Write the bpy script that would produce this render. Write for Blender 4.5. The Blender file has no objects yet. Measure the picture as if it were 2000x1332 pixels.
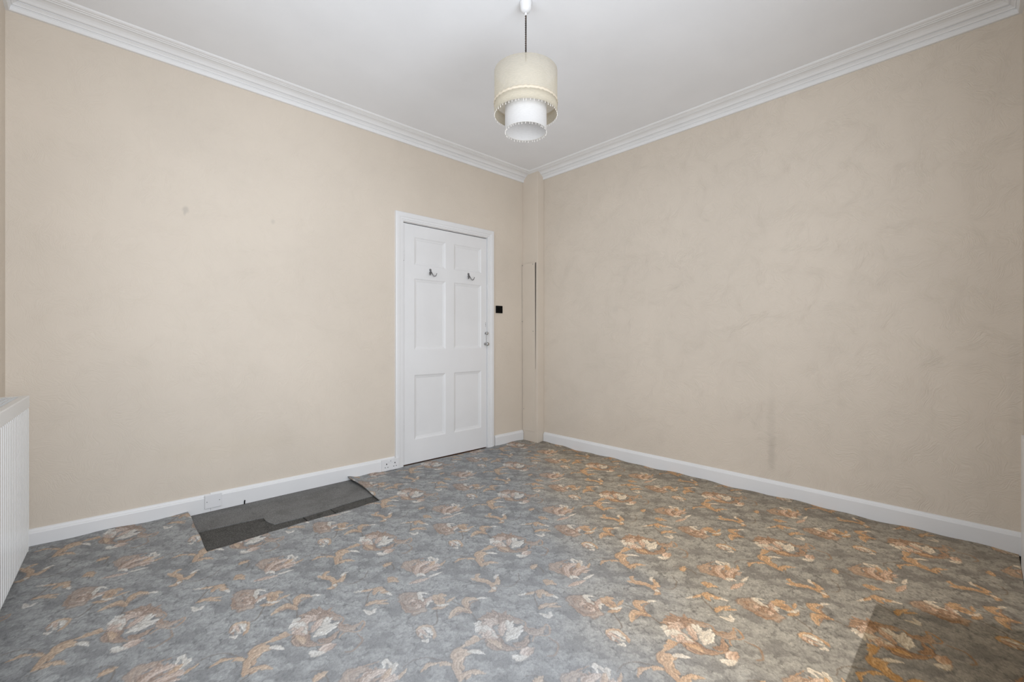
import bpy, bmesh, math, random
import numpy as np
from mathutils import Vector, Matrix

random.seed(7)
C = bpy.context.scene.collection
PI = math.pi

# ------------------------------------------------------------------ room (metres)
X0, X1 = -0.311, 3.275        # side wall (radiator) / right wall
Y0, Y1 = -0.135, 3.215        # window wall behind the camera / left wall (door)
H = 2.70                      # ceiling
FZ = -0.010                   # bare floor; the carpet pile tops out at z = 0

# ------------------------------------------------------------------ camera
cam = bpy.data.cameras.new('camera')
cam.sensor_width = 36.0
cam.lens = 865.5 / 2000 * 36.0
cam.shift_y = -0.004
cam.clip_start = 0.02
camo = bpy.data.objects.new('camera', cam)
camo.location = (0.0, 0.0, 1.05)
camo.rotation_euler = (PI / 2, 0.0, math.radians(46.69 - 90.0))
C.objects.link(camo)
bpy.context.scene.camera = camo

# ------------------------------------------------------------------ world, window light, exposure
world = bpy.data.worlds.new('world')
bpy.context.scene.world = world
world.use_nodes = True
bg = world.node_tree.nodes['Background']
bg.inputs['Color'].default_value = (0.80, 0.90, 1.0, 1)
bg.inputs['Strength'].default_value = 1.0

WX0, WX1, WZ0, WZ1 = -0.20, 1.70, 0.50, 2.20       # window opening in the wall behind the camera
sun = bpy.data.lights.new('window_daylight', 'AREA')
sun.shape = 'RECTANGLE'
sun.size = WX1 - WX0 - 0.14
sun.size_y = WZ1 - WZ0 - 0.14
sun.energy = 45.0
sun.spread = math.radians(174)
sun.color = (0.89, 0.935, 1.0)
suno = bpy.data.objects.new('window_daylight', sun)
suno.location = ((WX0 + WX1) / 2, Y0 - 0.01, (WZ0 + WZ1) / 2)
suno.rotation_euler = (-PI / 2, 0, PI)             # shines into the room, +Y
C.objects.link(suno)
SY0, SY1, SZ0, SZ1 = 0.35, 2.15, 0.83, 2.28        # second window, above the radiator in the side wall
sun2 = bpy.data.lights.new('side_window_daylight', 'AREA')
sun2.shape = 'RECTANGLE'
sun2.size = SY1 - SY0 - 0.14
sun2.size_y = SZ1 - SZ0 - 0.14
sun2.energy = 15.0
sun2.spread = math.radians(170)
sun2.color = (0.89, 0.935, 1.0)
sun2o = bpy.data.objects.new('side_window_daylight', sun2)
sun2o.location = (X0 - 0.01, (SY0 + SY1) / 2, (SZ0 + SZ1) / 2)
sun2o.rotation_euler = (-PI / 2, 0, PI / 2)        # shines into the room, +X
C.objects.link(sun2o)

vs = bpy.context.scene.view_settings
vs.view_transform = 'Standard'
vs.look = 'None'
vs.gamma = 1.0
vs.use_curve_mapping = False
vs.exposure = 0.0

# ------------------------------------------------------------------ helpers
def tag(o, label=None, cat=None, group=None, kind=None):
    if label: o['label'] = label
    if cat: o['category'] = cat
    if group: o['group'] = group
    if kind: o['kind'] = kind
    return o

def link(name, me, mat=None, parent=None, smooth=False):
    o = bpy.data.objects.new(name, me)
    C.objects.link(o)
    if mat is not None and not me.materials: me.materials.append(mat)
    if parent is not None: o.parent = parent
    if smooth:
        for p in me.polygons: p.use_smooth = True
    return o

def obj(name, bm, mat=None, parent=None, smooth=False):
    bmesh.ops.recalc_face_normals(bm, faces=bm.faces)
    me = bpy.data.meshes.new(name)
    bm.to_mesh(me); bm.free()
    return link(name, me, mat, parent, smooth)

def empty(name, loc=(0, 0, 0)):
    o = bpy.data.objects.new(name, None)
    o.empty_display_size = 0.05
    o.location = loc
    C.objects.link(o)
    return o

def box(bm, x0, x1, y0, y1, z0, z1, bevel=0.0, seg=2):
    r = bmesh.ops.create_cube(bm, size=1.0)
    vs_ = r['verts']
    for v in vs_:
        v.co = Vector((x0 + (v.co.x + .5) * (x1 - x0), y0 + (v.co.y + .5) * (y1 - y0), z0 + (v.co.z + .5) * (z1 - z0)))
    if bevel > 0:
        es = list({e for v in vs_ for e in v.link_edges})
        bmesh.ops.bevel(bm, geom=es, offset=bevel, segments=seg, profile=.6, affect='EDGES')

def lathe(bm, prof, centre, axis='Z', n=24):
    """revolve a list of (radius, height) about an axis through centre"""
    rings = []
    for r, hh in prof:
        ring = []
        for k in range(n):
            a = 2 * PI * k / n
            p = (r * math.cos(a), r * math.sin(a), hh)
            if axis == 'Y': p = (p[0], p[2], p[1])
            if axis == 'X': p = (p[2], p[0], p[1])
            ring.append(bm.verts.new(Vector(centre) + Vector(p)))
        rings.append(ring)
    for a, b in zip(rings[:-1], rings[1:]):
        for k in range(n):
            bm.faces.new((a[k], a[(k + 1) % n], b[(k + 1) % n], b[k]))
    for ring, (r, hh) in ((rings[0], prof[0]), (rings[-1], prof[-1])):
        if r > 1e-6: bm.faces.new(ring)
    bmesh.ops.remove_doubles(bm, verts=[v for rr in rings for v in rr], dist=1e-6)

def tube(bm, pts, rad, n=8):
    pts = [Vector(p) for p in pts]
    rads = rad if isinstance(rad, (list, tuple)) else [rad] * len(pts)
    rings = []
    up = Vector((0.3, 0.2, 1)).normalized()
    for i, p in enumerate(pts):
        t = (pts[min(i + 1, len(pts) - 1)] - pts[max(i - 1, 0)]).normalized()
        a = t.cross(up)
        if a.length < 1e-3: a = t.cross(Vector((1, 0, 0)))
        a.normalize(); b = t.cross(a)
        rings.append([bm.verts.new(p + (a * math.cos(2 * PI * k / n) + b * math.sin(2 * PI * k / n)) * rads[i]) for k in range(n)])
    for a, b in zip(rings[:-1], rings[1:]):
        for k in range(n):
            bm.faces.new((a[k], a[(k + 1) % n], b[(k + 1) % n], b[k]))
    bm.faces.new(rings[0]); bm.faces.new(rings[-1])

def bez(p, n=14):
    """smooth curve through control points (Catmull-Rom)"""
    p = [Vector(q) for q in p]
    q = [2 * p[0] - p[1]] + p + [2 * p[-1] - p[-2]]
    out = []
    for i in range(1, len(q) - 2):
        for k in range(n):
            t = k / n
            out.append(.5 * ((2 * q[i]) + (q[i + 1] - q[i - 1]) * t + (2 * q[i - 1] - 5 * q[i] + 4 * q[i + 1] - q[i + 2]) * t * t + (3 * q[i] - q[i - 1] - 3 * q[i + 1] + q[i + 2]) * t ** 3))
    out.append(p[-1])
    return out

def extrude_profile(bm, prof, place0, place1, closed=True):
    """prof: list of 2-D points; place0/1 map a point to 3-D at each end"""
    a = [bm.verts.new(place0(*p)) for p in prof]
    b = [bm.verts.new(place1(*p)) for p in prof]
    n = len(prof)
    for k in range(n if closed else n - 1):
        bm.faces.new((a[k], a[(k + 1) % n], b[(k + 1) % n], b[k]))
    if closed:
        bm.faces.new(a); bm.faces.new(b)

def s2l(r, g, b):
    f = lambda v: (v / 255 / 12.92) if v / 255 <= 0.04045 else ((v / 255 + 0.055) / 1.055) ** 2.4
    return (f(r), f(g), f(b), 1.0)

# ------------------------------------------------------------------ materials
class NT:
    def __init__(self, name, rough=0.5):
        self.m = bpy.data.materials.new(name)
        self.m.use_nodes = True
        self.t = self.m.node_tree
        self.b = self.t.nodes['Principled BSDF']
        self.b.inputs['Roughness'].default_value = rough
        self._co = None
    def n(self, kind, **kw):
        nd = self.t.nodes.new(kind)
        for k, v in kw.items(): setattr(nd, k, v)
        return nd
    def set(self, sock, v):
        if hasattr(v, 'links') or isinstance(v, bpy.types.NodeSocket): self.t.links.new(v, sock)
        else: sock.default_value = v
    def co(self):
        if self._co is None: self._co = self.n('ShaderNodeTexCoord').outputs['Object']
        return self._co
    def noise(self, scale, detail=3, rough=.5, vec=None, dist=0.0):
        nd = self.n('ShaderNodeTexNoise')
        nd.inputs['Scale'].default_value = scale; nd.inputs['Detail'].default_value = detail
        nd.inputs['Roughness'].default_value = rough; nd.inputs['Distortion'].default_value = dist
        self.set(nd.inputs['Vector'], vec if vec is not None else self.co())
        return nd
    def math(self, op, a, b=0.0, clamp=False):
        nd = self.n('ShaderNodeMath', operation=op, use_clamp=clamp)
        self.set(nd.inputs[0], a); self.set(nd.inputs[1], b)
        return nd.outputs[0]
    def vmath(self, op, a, b=(0, 0, 0)):
        nd = self.n('ShaderNodeVectorMath', operation=op)
        self.set(nd.inputs[0], a); self.set(nd.inputs[1], b)
        return nd
    def ramp(self, v, a, b, lo=0.0, hi=1.0, smooth=True):
        nd = self.n('ShaderNodeMapRange')
        if smooth: nd.interpolation_type = 'SMOOTHSTEP'
        nd.inputs['From Min'].default_value = a; nd.inputs['From Max'].default_value = b
        nd.inputs['To Min'].default_value = lo; nd.inputs['To Max'].default_value = hi
        self.set(nd.inputs['Value'], v)
        return nd.outputs['Result']
    def mix(self, fac, a, b, mode='MIX'):
        nd = self.n('ShaderNodeMix', data_type='RGBA', blend_type=mode)
        self.set(nd.inputs[0], fac); self.set(nd.inputs[6], a); self.set(nd.inputs[7], b)
        return nd.outputs[2]
    def bump(self, height, strength=.3, dist=.001, normal=None):
        nd = self.n('ShaderNodeBump')
        nd.inputs['Strength'].default_value = strength; nd.inputs['Distance'].default_value = dist
        self.set(nd.inputs['Height'], height)
        if normal is not None: self.set(nd.inputs['Normal'], normal)
        return nd.outputs['Normal']
    def xyz(self):
        nd = self.n('ShaderNodeSeparateXYZ'); self.set(nd.inputs[0], self.co())
        return nd.outputs
    def base(self, v): self.set(self.b.inputs['Base Color'], v)
    def normal(self, v): self.set(self.b.inputs['Normal'], v)

def paint(name, col, rough=.4, wob=.02, bump=.0006, scale=60):
    m = NT(name, rough)
    n1 = m.noise(3.0, 4)
    m.base(m.mix(m.ramp(n1.outputs[0], .3, .7), tuple(c * (1 - wob) for c in col[:3]) + (1,), tuple(min(1, c * (1 + wob)) for c in col[:3]) + (1,)))
    m.normal(m.bump(m.noise(scale, 3).outputs[0], .25, bump))
    return m.m

WHITE = paint('white_gloss_paint', (.82, .82, .825), .38)
CORNICE = paint('white_cornice_paint', (.85, .85, .85), .6)
CEIL = paint('ceiling_paint', (.88, .89, .91), .85, .015, .0012, 90)
RADW = paint('radiator_enamel', (.80, .805, .80), .3, .01, .0002)
PLASTIC = paint('white_plastic', (.80, .80, .81), .35, .01, .0001)
DARK = paint('dark_recess', (.012, .012, .012), .8)
BLACK = paint('black_plastic', (.002, .002, .002), .7, .1, .0001)
BLACK.node_tree.nodes['Principled BSDF'].inputs['Specular IOR Level'].default_value = .12
HANDLEW = paint('white_china', (.80, .80, .80), .2, .01, .0001)

def metal(name, col, rough):
    m = NT(name, rough)
    m.b.inputs['Metallic'].default_value = 1.0
    n1 = m.noise(300, 3)
    m.base(m.mix(n1.outputs[0], tuple(c * .6 for c in col) + (1,), col + (1,)))
    return m.m
CHROME = metal('worn_chrome', (.62, .62, .62), .22)
STEEL = metal('dull_dark_steel', (.30, .30, .31), .35)

def wallpaper(name, col, axis, relief, marks):
    """painted embossed paper; axis: index of the wall's horizontal axis; marks: (u, z, ru, rz, strength)"""
    m = NT(name, .62)
    X, Y, Z = m.xyz()
    U = X if axis == 0 else Y
    cx = m.n('ShaderNodeCombineXYZ'); m.set(cx.inputs[0], U); m.set(cx.inputs[1], Z)
    p = cx.outputs[0]
    # swirled brush-stroke relief: ridged noise, turned to another angle in each patch
    warp = m.noise(4.5, 2, .5, p)
    w1 = m.vmath('SUBTRACT', warp.outputs['Color'], (.5, .5, .5))
    w2 = m.vmath('MULTIPLY', w1.outputs[0], (.30, .30, 0))
    pw = m.vmath('ADD', p, w2.outputs[0]).outputs[0]
    heights = []
    for sc, off in ((6.5, 0.0), (7.3, 13.7)):
        po = m.vmath('ADD', pw, (off, off * .7, 0)).outputs[0]
        vo = m.n('ShaderNodeTexVoronoi', voronoi_dimensions='2D')
        vo.inputs['Scale'].default_value = sc
        m.set(vo.inputs['Vector'], po)
        sep = m.n('ShaderNodeSeparateColor'); m.set(sep.inputs[0], vo.outputs['Color'])
        rot = m.n('ShaderNodeVectorRotate', rotation_type='Z_AXIS')
        m.set(rot.inputs['Vector'], po)
        m.set(rot.inputs['Angle'], m.math('MULTIPLY', sep.outputs[0], 2.6))
        st = m.vmath('MULTIPLY', rot.outputs[0], (14.0, 105.0, 1.0)).outputs[0]
        rn = m.noise(1.0, 2, .45, st)
        h = m.ramp(m.math('ABSOLUTE', m.math('SUBTRACT', rn.outputs[0], .5)), 0.0, .16, 1.0, 0.0)
        edge = m.ramp(vo.outputs['Distance'], .25, .75, 1.0, .15)
        heights.append(m.math('MULTIPLY', h, edge))
    hsum = m.math('ADD', heights[0], heights[1])
    fine = m.noise(140, 2)
    ht = m.math('ADD', hsum, m.math('MULTIPLY', fine.outputs[0], .25))
    m.normal(m.bump(ht, 1.0, relief))
    blotch = m.noise(1.3, 4, .55)
    c0 = tuple(c * .965 for c in col[:3]) + (1,)
    c1 = tuple(min(1, c * 1.03) for c in col[:3]) + (1,)
    base = m.mix(m.ramp(blotch.outputs[0], .3, .7), c0, c1)
    edge_n = m.noise(25, 3)
    for (u, z, ru, rz, s, dc) in marks:
        du = m.math('DIVIDE', m.math('SUBTRACT', U, u), ru)
        dz = m.math('DIVIDE', m.math('SUBTRACT', Z, z), rz)
        d = m.math('SQRT', m.math('ADD', m.math('MULTIPLY', du, du), m.math('MULTIPLY', dz, dz)))
        d = m.math('ADD', d, m.math('MULTIPLY', m.math('SUBTRACT', edge_n.outputs[0], .5), .9))
        base = m.mix(m.math('MULTIPLY', m.ramp(d, .2, 1.1, 1.0, 0.0), s), base, dc)
    m.base(base)
    return m.m

GREY = (.36, .34, .31, 1)
WALLCOL = (.715, .635, .54, 1)
PAPER_L = wallpaper('cream_embossed_paper', WALLCOL, 0, .00035,
    [(.39, 1.80, .022, .028, .35, GREY), (.386, 1.775, .010, .020, .30, GREY), (.859, 1.812, .016, .022, .22, GREY),
     (.62, .36, .5, .10, .06, (.60, .50, .30, 1))])
PAPER_R = wallpaper('cream_embossed_paper_right', WALLCOL, 1, .0006,
    [(.955, .27, .034, .14, .24, (.34, .30, .25, 1)), (.962, .45, .034, .30, .13, (.34, .30, .25, 1)), (2.18, 1.285, .05, .05, .12, GREY),
     (-.11, .75, .03, .5, .10, GREY)])
PAPER_P = paint('cream_painted_board', WALLCOL, .55, .02, .0008, 50)

# ------------------------------------------------------------------ floor, ceiling, walls
T = 0.12
m = NT('old_dark_floor', .9)
sp = m.noise(420, 2, .6); bl = m.noise(9, 4)
m.base(m.mix(m.ramp(sp.outputs[0], .35, .75), (.006, .006, .006, 1), (.02, .019, .017, 1)))
m.normal(m.bump(sp.outputs[0], .6, .0015))
FLOORM = m.m
bm = bmesh.new(); box(bm, X0 - T, X1 + T, Y0 - T, Y1 + T, FZ - .08, FZ)
floor = tag(obj('floor', bm, FLOORM), kind='structure')
bm = bmesh.new(); box(bm, X0 - T, X1 + T, Y0 - T, Y1 + T, H, H + .08)
tag(obj('ceiling', bm, CEIL), kind='structure')

DX0, DX1, DZ1 = 1.812, 2.712, 1.986         # door opening
bm = bmesh.new()
box(bm, X0 - T, DX0, Y1, Y1 + T, FZ, H)
box(bm, DX1, X1 + T, Y1, Y1 + T, FZ, H)
box(bm, DX0, DX1, Y1, Y1 + T, DZ1, H)
tag(obj('wall_left', bm, PAPER_L), kind='structure')
bm = bmesh.new(); box(bm, X1, X1 + T, Y0 - T, Y1, FZ, H)
tag(obj('wall_right', bm, PAPER_R), kind='structure')
bm = bmesh.new()
box(bm, X0 - T, X0, Y0 - T, SY0, FZ, H)
box(bm, X0 - T, X0, SY1, Y1, FZ, H)
box(bm, X0 - T, X0, SY0, SY1, FZ, SZ0)
box(bm, X0 - T, X0, SY0, SY1, SZ1, H)
tag(obj('wall_side', bm, PAPER_R), kind='structure')
bm = bmesh.new()
box(bm, X0, WX0, Y0 - T, Y0, FZ, H)
box(bm, WX1, X1, Y0 - T, Y0, FZ, H)
box(bm, WX0, WX1, Y0 - T, Y0, FZ, WZ0)
box(bm, WX0, WX1, Y0 - T, Y0, WZ1, H)
tag(obj('wall_back', bm, PAPER_L), kind='structure')

# boxed-in pipe run in the corner
BX, BY = 3.180, 3.006
bm = bmesh.new(); box(bm, BX, X1, BY, Y1, FZ, H, .004)
tag(obj('wall_corner', bm, PAPER_P), kind='structure')

# ------------------------------------------------------------------ cornice (mitred at the room corners)
CP = [(0, 0), (.013, 0), (.016, .004), (.018, .018), (.0215, .0215), (.0190, .0230), (.0190, .0252), (.0250, .0262), (.028, .031), (.036, .037), (.040, .0385),
      (.0365, .0402), (.0365, .0425), (.046, .0435), (.050, .0460), (.057, .0535), (.068, .0605), (.082, .0645), (.0895, .0655), (.0900, .0715), (.0930, .0715), (.0935, .0640),
      (.0965, .0640), (.101, .0680), (.106, .0690), (.1065, .0735), (.1092, .0735), (.1097, .0665), (.113, .0665), (.1145, .0692), (.124, .0695), (.132, .0725), (.137, .0775), (.138, .080), (0, .080)]
CZ = H - .080
def cornice(name, f0, f1):
    bm = bmesh.new()
    extrude_profile(bm, CP, f0, f1)
    tag(obj(name, bm, CORNICE), kind='structure')
cornice('trim_1', lambda p, z: (X0 + p, Y1 - p, CZ + z), lambda p, z: (X1 - p, Y1 - p, CZ + z))
cornice('trim_2', lambda p, z: (X1 - p, Y1 - p, CZ + z), lambda p, z: (X1 - p, Y0 + p, CZ + z))
cornice('trim_3', lambda p, z: (X0 + p, Y0 + p, CZ + z), lambda p, z: (X0 + p, Y1 - p, CZ + z))
cornice('trim_4', lambda p, z: (X1 - p, Y0 + p, CZ + z), lambda p, z: (X0 + p, Y0 + p, CZ + z))

# ------------------------------------------------------------------ baseboards
BP = [(0, 0), (.018, 0), (.018, .080), (.0165, .084), (.0125, .087), (.0120, .090), (.009, .0975), (.004, .101), (0, .101)]
def baseboard(name, f0, f1, dz0=0.0, dz1=0.0):
    bm = bmesh.new()
    extrude_profile(bm, [(p, z + FZ if z == 0 else z) for p, z in BP], lambda p, z: f0(p, z + (dz0 if z > .01 else 0)), lambda p, z: f1(p, z + (dz1 if z > .01 else 0)))
    return tag(obj(name, bm, WHITE), kind='structure')
SPLIT = 0.512
b0 = baseboard('baseboard_left', lambda p, z: (X0, Y1 - p, z), lambda p, z: (SPLIT - .0008, Y1 - p, z), .004, -.001)
baseboard('baseboard_left', lambda p, z: (SPLIT, Y1 - p, z), lambda p, z: (1.742, Y1 - p, z), .003, -.002)
baseboard('baseboard_left', lambda p, z: (2.796, Y1 - p, z), lambda p, z: (BX - .006, Y1 - p, z), .002, .002)
baseboard('baseboard_right', lambda p, z: (X1 - p, BY - .006, z), lambda p, z: (X1 - p, Y0, z))
baseboard('baseboard_side', lambda p, z: (X0 + p, Y0, z), lambda p, z: (X0 + p, Y1 - .019, z))
baseboard('baseboard_back', lambda p, z: (X0 + .02, Y0 + p, z), lambda p, z: (WX0 - .1, Y0 + p, z))

# white boarded apron under the window, running to the corner behind the camera's right
bm = bmesh.new()
box(bm, 2.40, 3.10, Y0, Y0 + .012, FZ, .60, .002)
tag(obj('trim_5', bm, WHITE), kind='structure')

# ------------------------------------------------------------------ windows: one behind the camera, one above the radiator
g = NT('window_glass', 0.0)
g.b.inputs['Transmission Weight'].default_value = 1.0
g.b.inputs['IOR'].default_value = 1.05
def window(name, u0, u1, z0, z1, put):
    """put(u, depth outwards) -> (x, y)"""
    w = empty(name); tag(w, kind='structure')
    def piece(nm, a0, a1, d0, d1, b0, b1, bev=.003, mat=WHITE):
        p, q = put(a0, d0), put(a1, d1)
        bm = bmesh.new()
        box(bm, min(p[0], q[0]), max(p[0], q[0]), min(p[1], q[1]), max(p[1], q[1]), b0, b1, bev)
        return obj(nm, bm, mat, w)
    mu = (u0 + u1) / 2
    piece('window_frame', u0, u0 + .06, .035, .09, z0, z1)
    piece('window_frame', u1 - .06, u1, .035, .09, z0, z1)
    piece('window_frame', u0 + .06, u1 - .06, .035, .09, z1 - .06, z1)
    piece('window_frame', u0 + .06, u1 - .06, .035, .09, z0, z0 + .07)
    piece('sash_bar', mu - .03, mu + .03, .04, .085, z0 + .07, z1 - .06)
    piece('window_sill', u0 - .04, u1 + .04, -.05, .034, z0 - .035, z0 - .001, .006)
    piece('pane', u0 + .05, mu - .02, .064, .07, z0 + .06, z1 - .05, 0, g.m)
    piece('pane', mu + .02, u1 - .05, .064, .07, z0 + .06, z1 - .05, 0, g.m)
window('window_1', WX0, WX1, WZ0, WZ1, lambda u, dd: (u, Y0 - dd))
window('window_2', SY0, SY1, SZ0, SZ1, lambda u, dd: (X0 - dd, u))

# ------------------------------------------------------------------ door
d = empty('door_1'); tag(d, kind='structure')
# architrave
AP = [(0, 0), (.016, 0), (.016, .012), (.0175, .0155), (.024, .0165), (.040, .0175), (.043, .0215), (.052, .0230), (.062, .0235), (.067, .0215), (.069, .016), (.069, 0)]
# (w outwards from the opening edge, y out of the wall); a planted stop/lining edge first
ix0, ix1, iz = DX0 + .004, DX1 - .004, DZ1 + .002
bm = bmesh.new()
prof = [(0, 0), (0, .011), (.012, .012), (.014, .0155), (.030, .0165), (.034, .0200), (.050, .0215), (.064, .0220), (.069, .0195), (.071, .014), (.071, 0)]
for f0, f1 in ((lambda a, y: (ix0 - a, Y1 - y, FZ), lambda a, y: (ix0 - a, Y1 - y, iz + a)),
               (lambda a, y: (ix0 - a, Y1 - y, iz + a), lambda a, y: (ix1 + a, Y1 - y, iz + a)),
               (lambda a, y: (ix1 + a, Y1 - y, iz + a), lambda a, y: (ix1 + a, Y1 - y, FZ))):
    extrude_profile(bm, prof, f0, f1)
obj('architrave', bm, WHITE, d)
bm = bmesh.new()
box(bm, DX0, DX0 + .006, Y1, Y1 + T, FZ, DZ1); box(bm, DX1 - .006, DX1, Y1, Y1 + T, FZ, DZ1); box(bm, DX0 + .006, DX1 - .006, Y1, Y1 + T, DZ1 - .003, DZ1)
obj('door_lining', bm, WHITE, d)
# leaf: stiles and rails in one, with six openings that slope back to the panels
LX0, LX1, LZ0, LZ1, LY, LT = 1.821, 2.703, .010, 1.976, Y1 + .003, .040
xs = [LX0, 1.925, 2.237, 2.326, 2.638, LX1]
zs = [LZ0, .200, .735, .945, 1.535, 1.645, 1.877, LZ1]
bm = bmesh.new()
cell = {}
def V(x, y, z): return bm.verts.new((x, y, z))
grid = [[V(x, LY, z) for z in zs] for x in xs]
MB = [(.003, .001), (.008, .005), (.018, .0085), (.024, .0095), (.026, .0125)]
holes = [(i, j) for i in (1, 3) for j in (1, 3, 5)]
for i in range(5):
    for j in range(7):
        q = [grid[i][j], grid[i + 1][j], grid[i + 1][j + 1], grid[i][j + 1]]
        if (i, j) not in holes: bm.faces.new(q); continue
        prev = q
        for ins, dep in MB:
            cur = [V(xs[i] + ins, LY + dep, zs[j] + ins), V(xs[i + 1] - ins, LY + dep, zs[j] + ins),
                   V(xs[i + 1] - ins, LY + dep, zs[j + 1] - ins), V(xs[i] + ins, LY + dep, zs[j + 1] - ins)]
            for k in range(4): bm.faces.new((prev[k], prev[(k + 1) % 4], cur[(k + 1) % 4], cur[k]))
            prev = cur
bk = [V(LX0, LY + LT, LZ0), V(LX1, LY + LT, LZ0), V(LX1, LY + LT, LZ1), V(LX0, LY + LT, LZ1)]
fr = [[grid[i][0] for i in range(6)], [grid[5][j] for j in range(8)], [grid[i][7] for i in range(5, -1, -1)], [grid[0][j] for j in range(7, -1, -1)]]
for k in range(4):
    bm.faces.new(fr[k] + [bk[(k + 1) % 4], bk[k]])
bm.faces.new(bk)
leaf = obj('door_leaf', bm, WHITE, d)
for (i, j) in holes:
    bm = bmesh.new()
    box(bm, xs[i] + .024, xs[i + 1] - .024, LY + .0122, LY + .022, zs[j] + .024, zs[j + 1] - .024)
    obj('panel', bm, WHITE, leaf)
bm = bmesh.new(); box(bm, DX0 + .006, DX1 - .006, LY + .045, LY + .06, FZ, DZ1 - .003)
obj('door_stop', bm, DARK, d)
bm = bmesh.new(); box(bm, DX0 + .006, DX1 - .006, Y1 + .002, Y1 + .05, FZ, -.002)
obj('threshold', bm, paint('brown_threshold', (.22, .10, .045), .5), d)
# hinges: painted-over knuckles with dark strips standing in for the shade in their gaps
for hz in (1.716, .330):
    bm = bmesh.new()
    tube(bm, [(DX0 + .0075, Y1 - .002, hz - .045), (DX0 + .0075, Y1 - .002, hz + .045)], .0055, 10)
    hg = obj('hinge', bm, WHITE, d)
    bm = bmesh.new()
    for a, b in ((-.047, -.020), (-.012, .004), (.022, .034)):
        box(bm, DX0 + .0128, DX0 + .0145, Y1 - .0012, Y1 + .003, hz + a, hz + b)
    obj('hinge_gap', bm, DARK, hg)
# pull handle: white bar between two chrome ends, with a keyhole plate above
h_ = empty('door_handle'); h_.parent = d
bm = bmesh.new(); box(bm, 2.672, 2.698, LY - .0025, LY + .001, .955, 1.105, .004)
obj('backplate', bm, HANDLEW, h_)
bm = bmesh.new()
lathe(bm, [(.0, -.036), (.006, -.036), (.0125, -.031), (.014, -.025), (.012, -.018), (.007, -.013), (.0065, -.005), (.011, -.002), (.011, .0)], (2.688, LY - .002, 1.084), 'Y', 18)
obj('knob', bm, CHROME, h_, True)
bm = bmesh.new()
lathe(bm, [(.0, -.052), (.009, -.051), (.0155, -.044), (.0165, -.037), (.013, -.029), (.008, -.022), (.007, -.006), (.013, -.002), (.013, .0)], (2.682, LY - .002, .983), 'Y', 18)
obj('knob', bm, CHROME, h_, True)
bm = bmesh.new(); tube(bm, bez([(2.688, LY - .026, 1.074), (2.686, LY - .030, 1.03), (2.682, LY - .036, .993)], 6), .0042, 8)
obj('pull_bar', bm, HANDLEW, h_, True)
bm = bmesh.new(); box(bm, 2.686, 2.694, LY - .0012, LY + .001, 1.142, 1.192, .001)
kp = obj('keyhole_plate', bm, PLASTIC, d)
bm = bmesh.new()
for a, b in ((1.178, 1.186), (1.160, 1.172), (1.148, 1.153)): box(bm, 2.6885, 2.6915, LY - .0016, LY - .001, a, b)
obj('keyhole', bm, DARK, kp)

# ------------------------------------------------------------------ carpet: woven floral print on a 27-inch square repeat laid at 45 degrees
CELL = 0.675
ORIGIN = (-0.8861, 1.6893)                 # (s, t) of the twin-leaf sprig; s to the right of the diagonal, t along it
NPX = 640
PX = CELL / NPX
rng = np.random.default_rng(11)
def periodic(cut, power=1.0):
    """tileable smooth noise, mean 0, unit deviation"""
    f = np.fft.fft2(rng.standard_normal((NPX, NPX)))
    k = np.fft.fftfreq(NPX) * NPX
    r = np.hypot(k[:, None], k[None, :]); r[0, 0] = 1
    a = np.exp(-(r / cut) ** 2) / r ** (power - 1.0)
    a[0, 0] = 0
    g = np.real(np.fft.ifft2(f * a))
    return g / g.std()
def lin(c):
    c = np.asarray(c, float) / 255
    return np.where(c <= .04045, c / 12.92, ((c + .055) / 1.055) ** 2.4)
tile = np.empty((NPX, NPX, 3))             # [row = t, column = s]
tile[:] = lin((132, 130, 126))
wob = [periodic(28) * .0035, periodic(28) * .0035]
fine = periodic(170)
mid = periodic(60)
gy, gx = np.mgrid[0:NPX, 0:NPX]
S = gx * PX + wob[0]; Tt = gy * PX + wob[1]
def local(cx, cy, rad, k=1.0):
    """indices (wrapping) and coordinates of a square window about (cx, cy) metres"""
    n = int(rad / PX) + 2
    ic, jc = int(round(cx / PX)), int(round(cy / PX))
    jj = np.arange(jc - n, jc + n + 1); ii = np.arange(ic - n, ic + n + 1)
    A = np.ix_(jj % NPX, ii % NPX)
    xs_ = ii[None, :] * PX + wob[0][A] * k; ys_ = jj[:, None] * PX + wob[1][A] * k
    return A, xs_, ys_
def sst(x, a, b):
    t = np.clip((x - a) / (b - a), 0, 1); return t * t * (3 - 2 * t)
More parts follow.
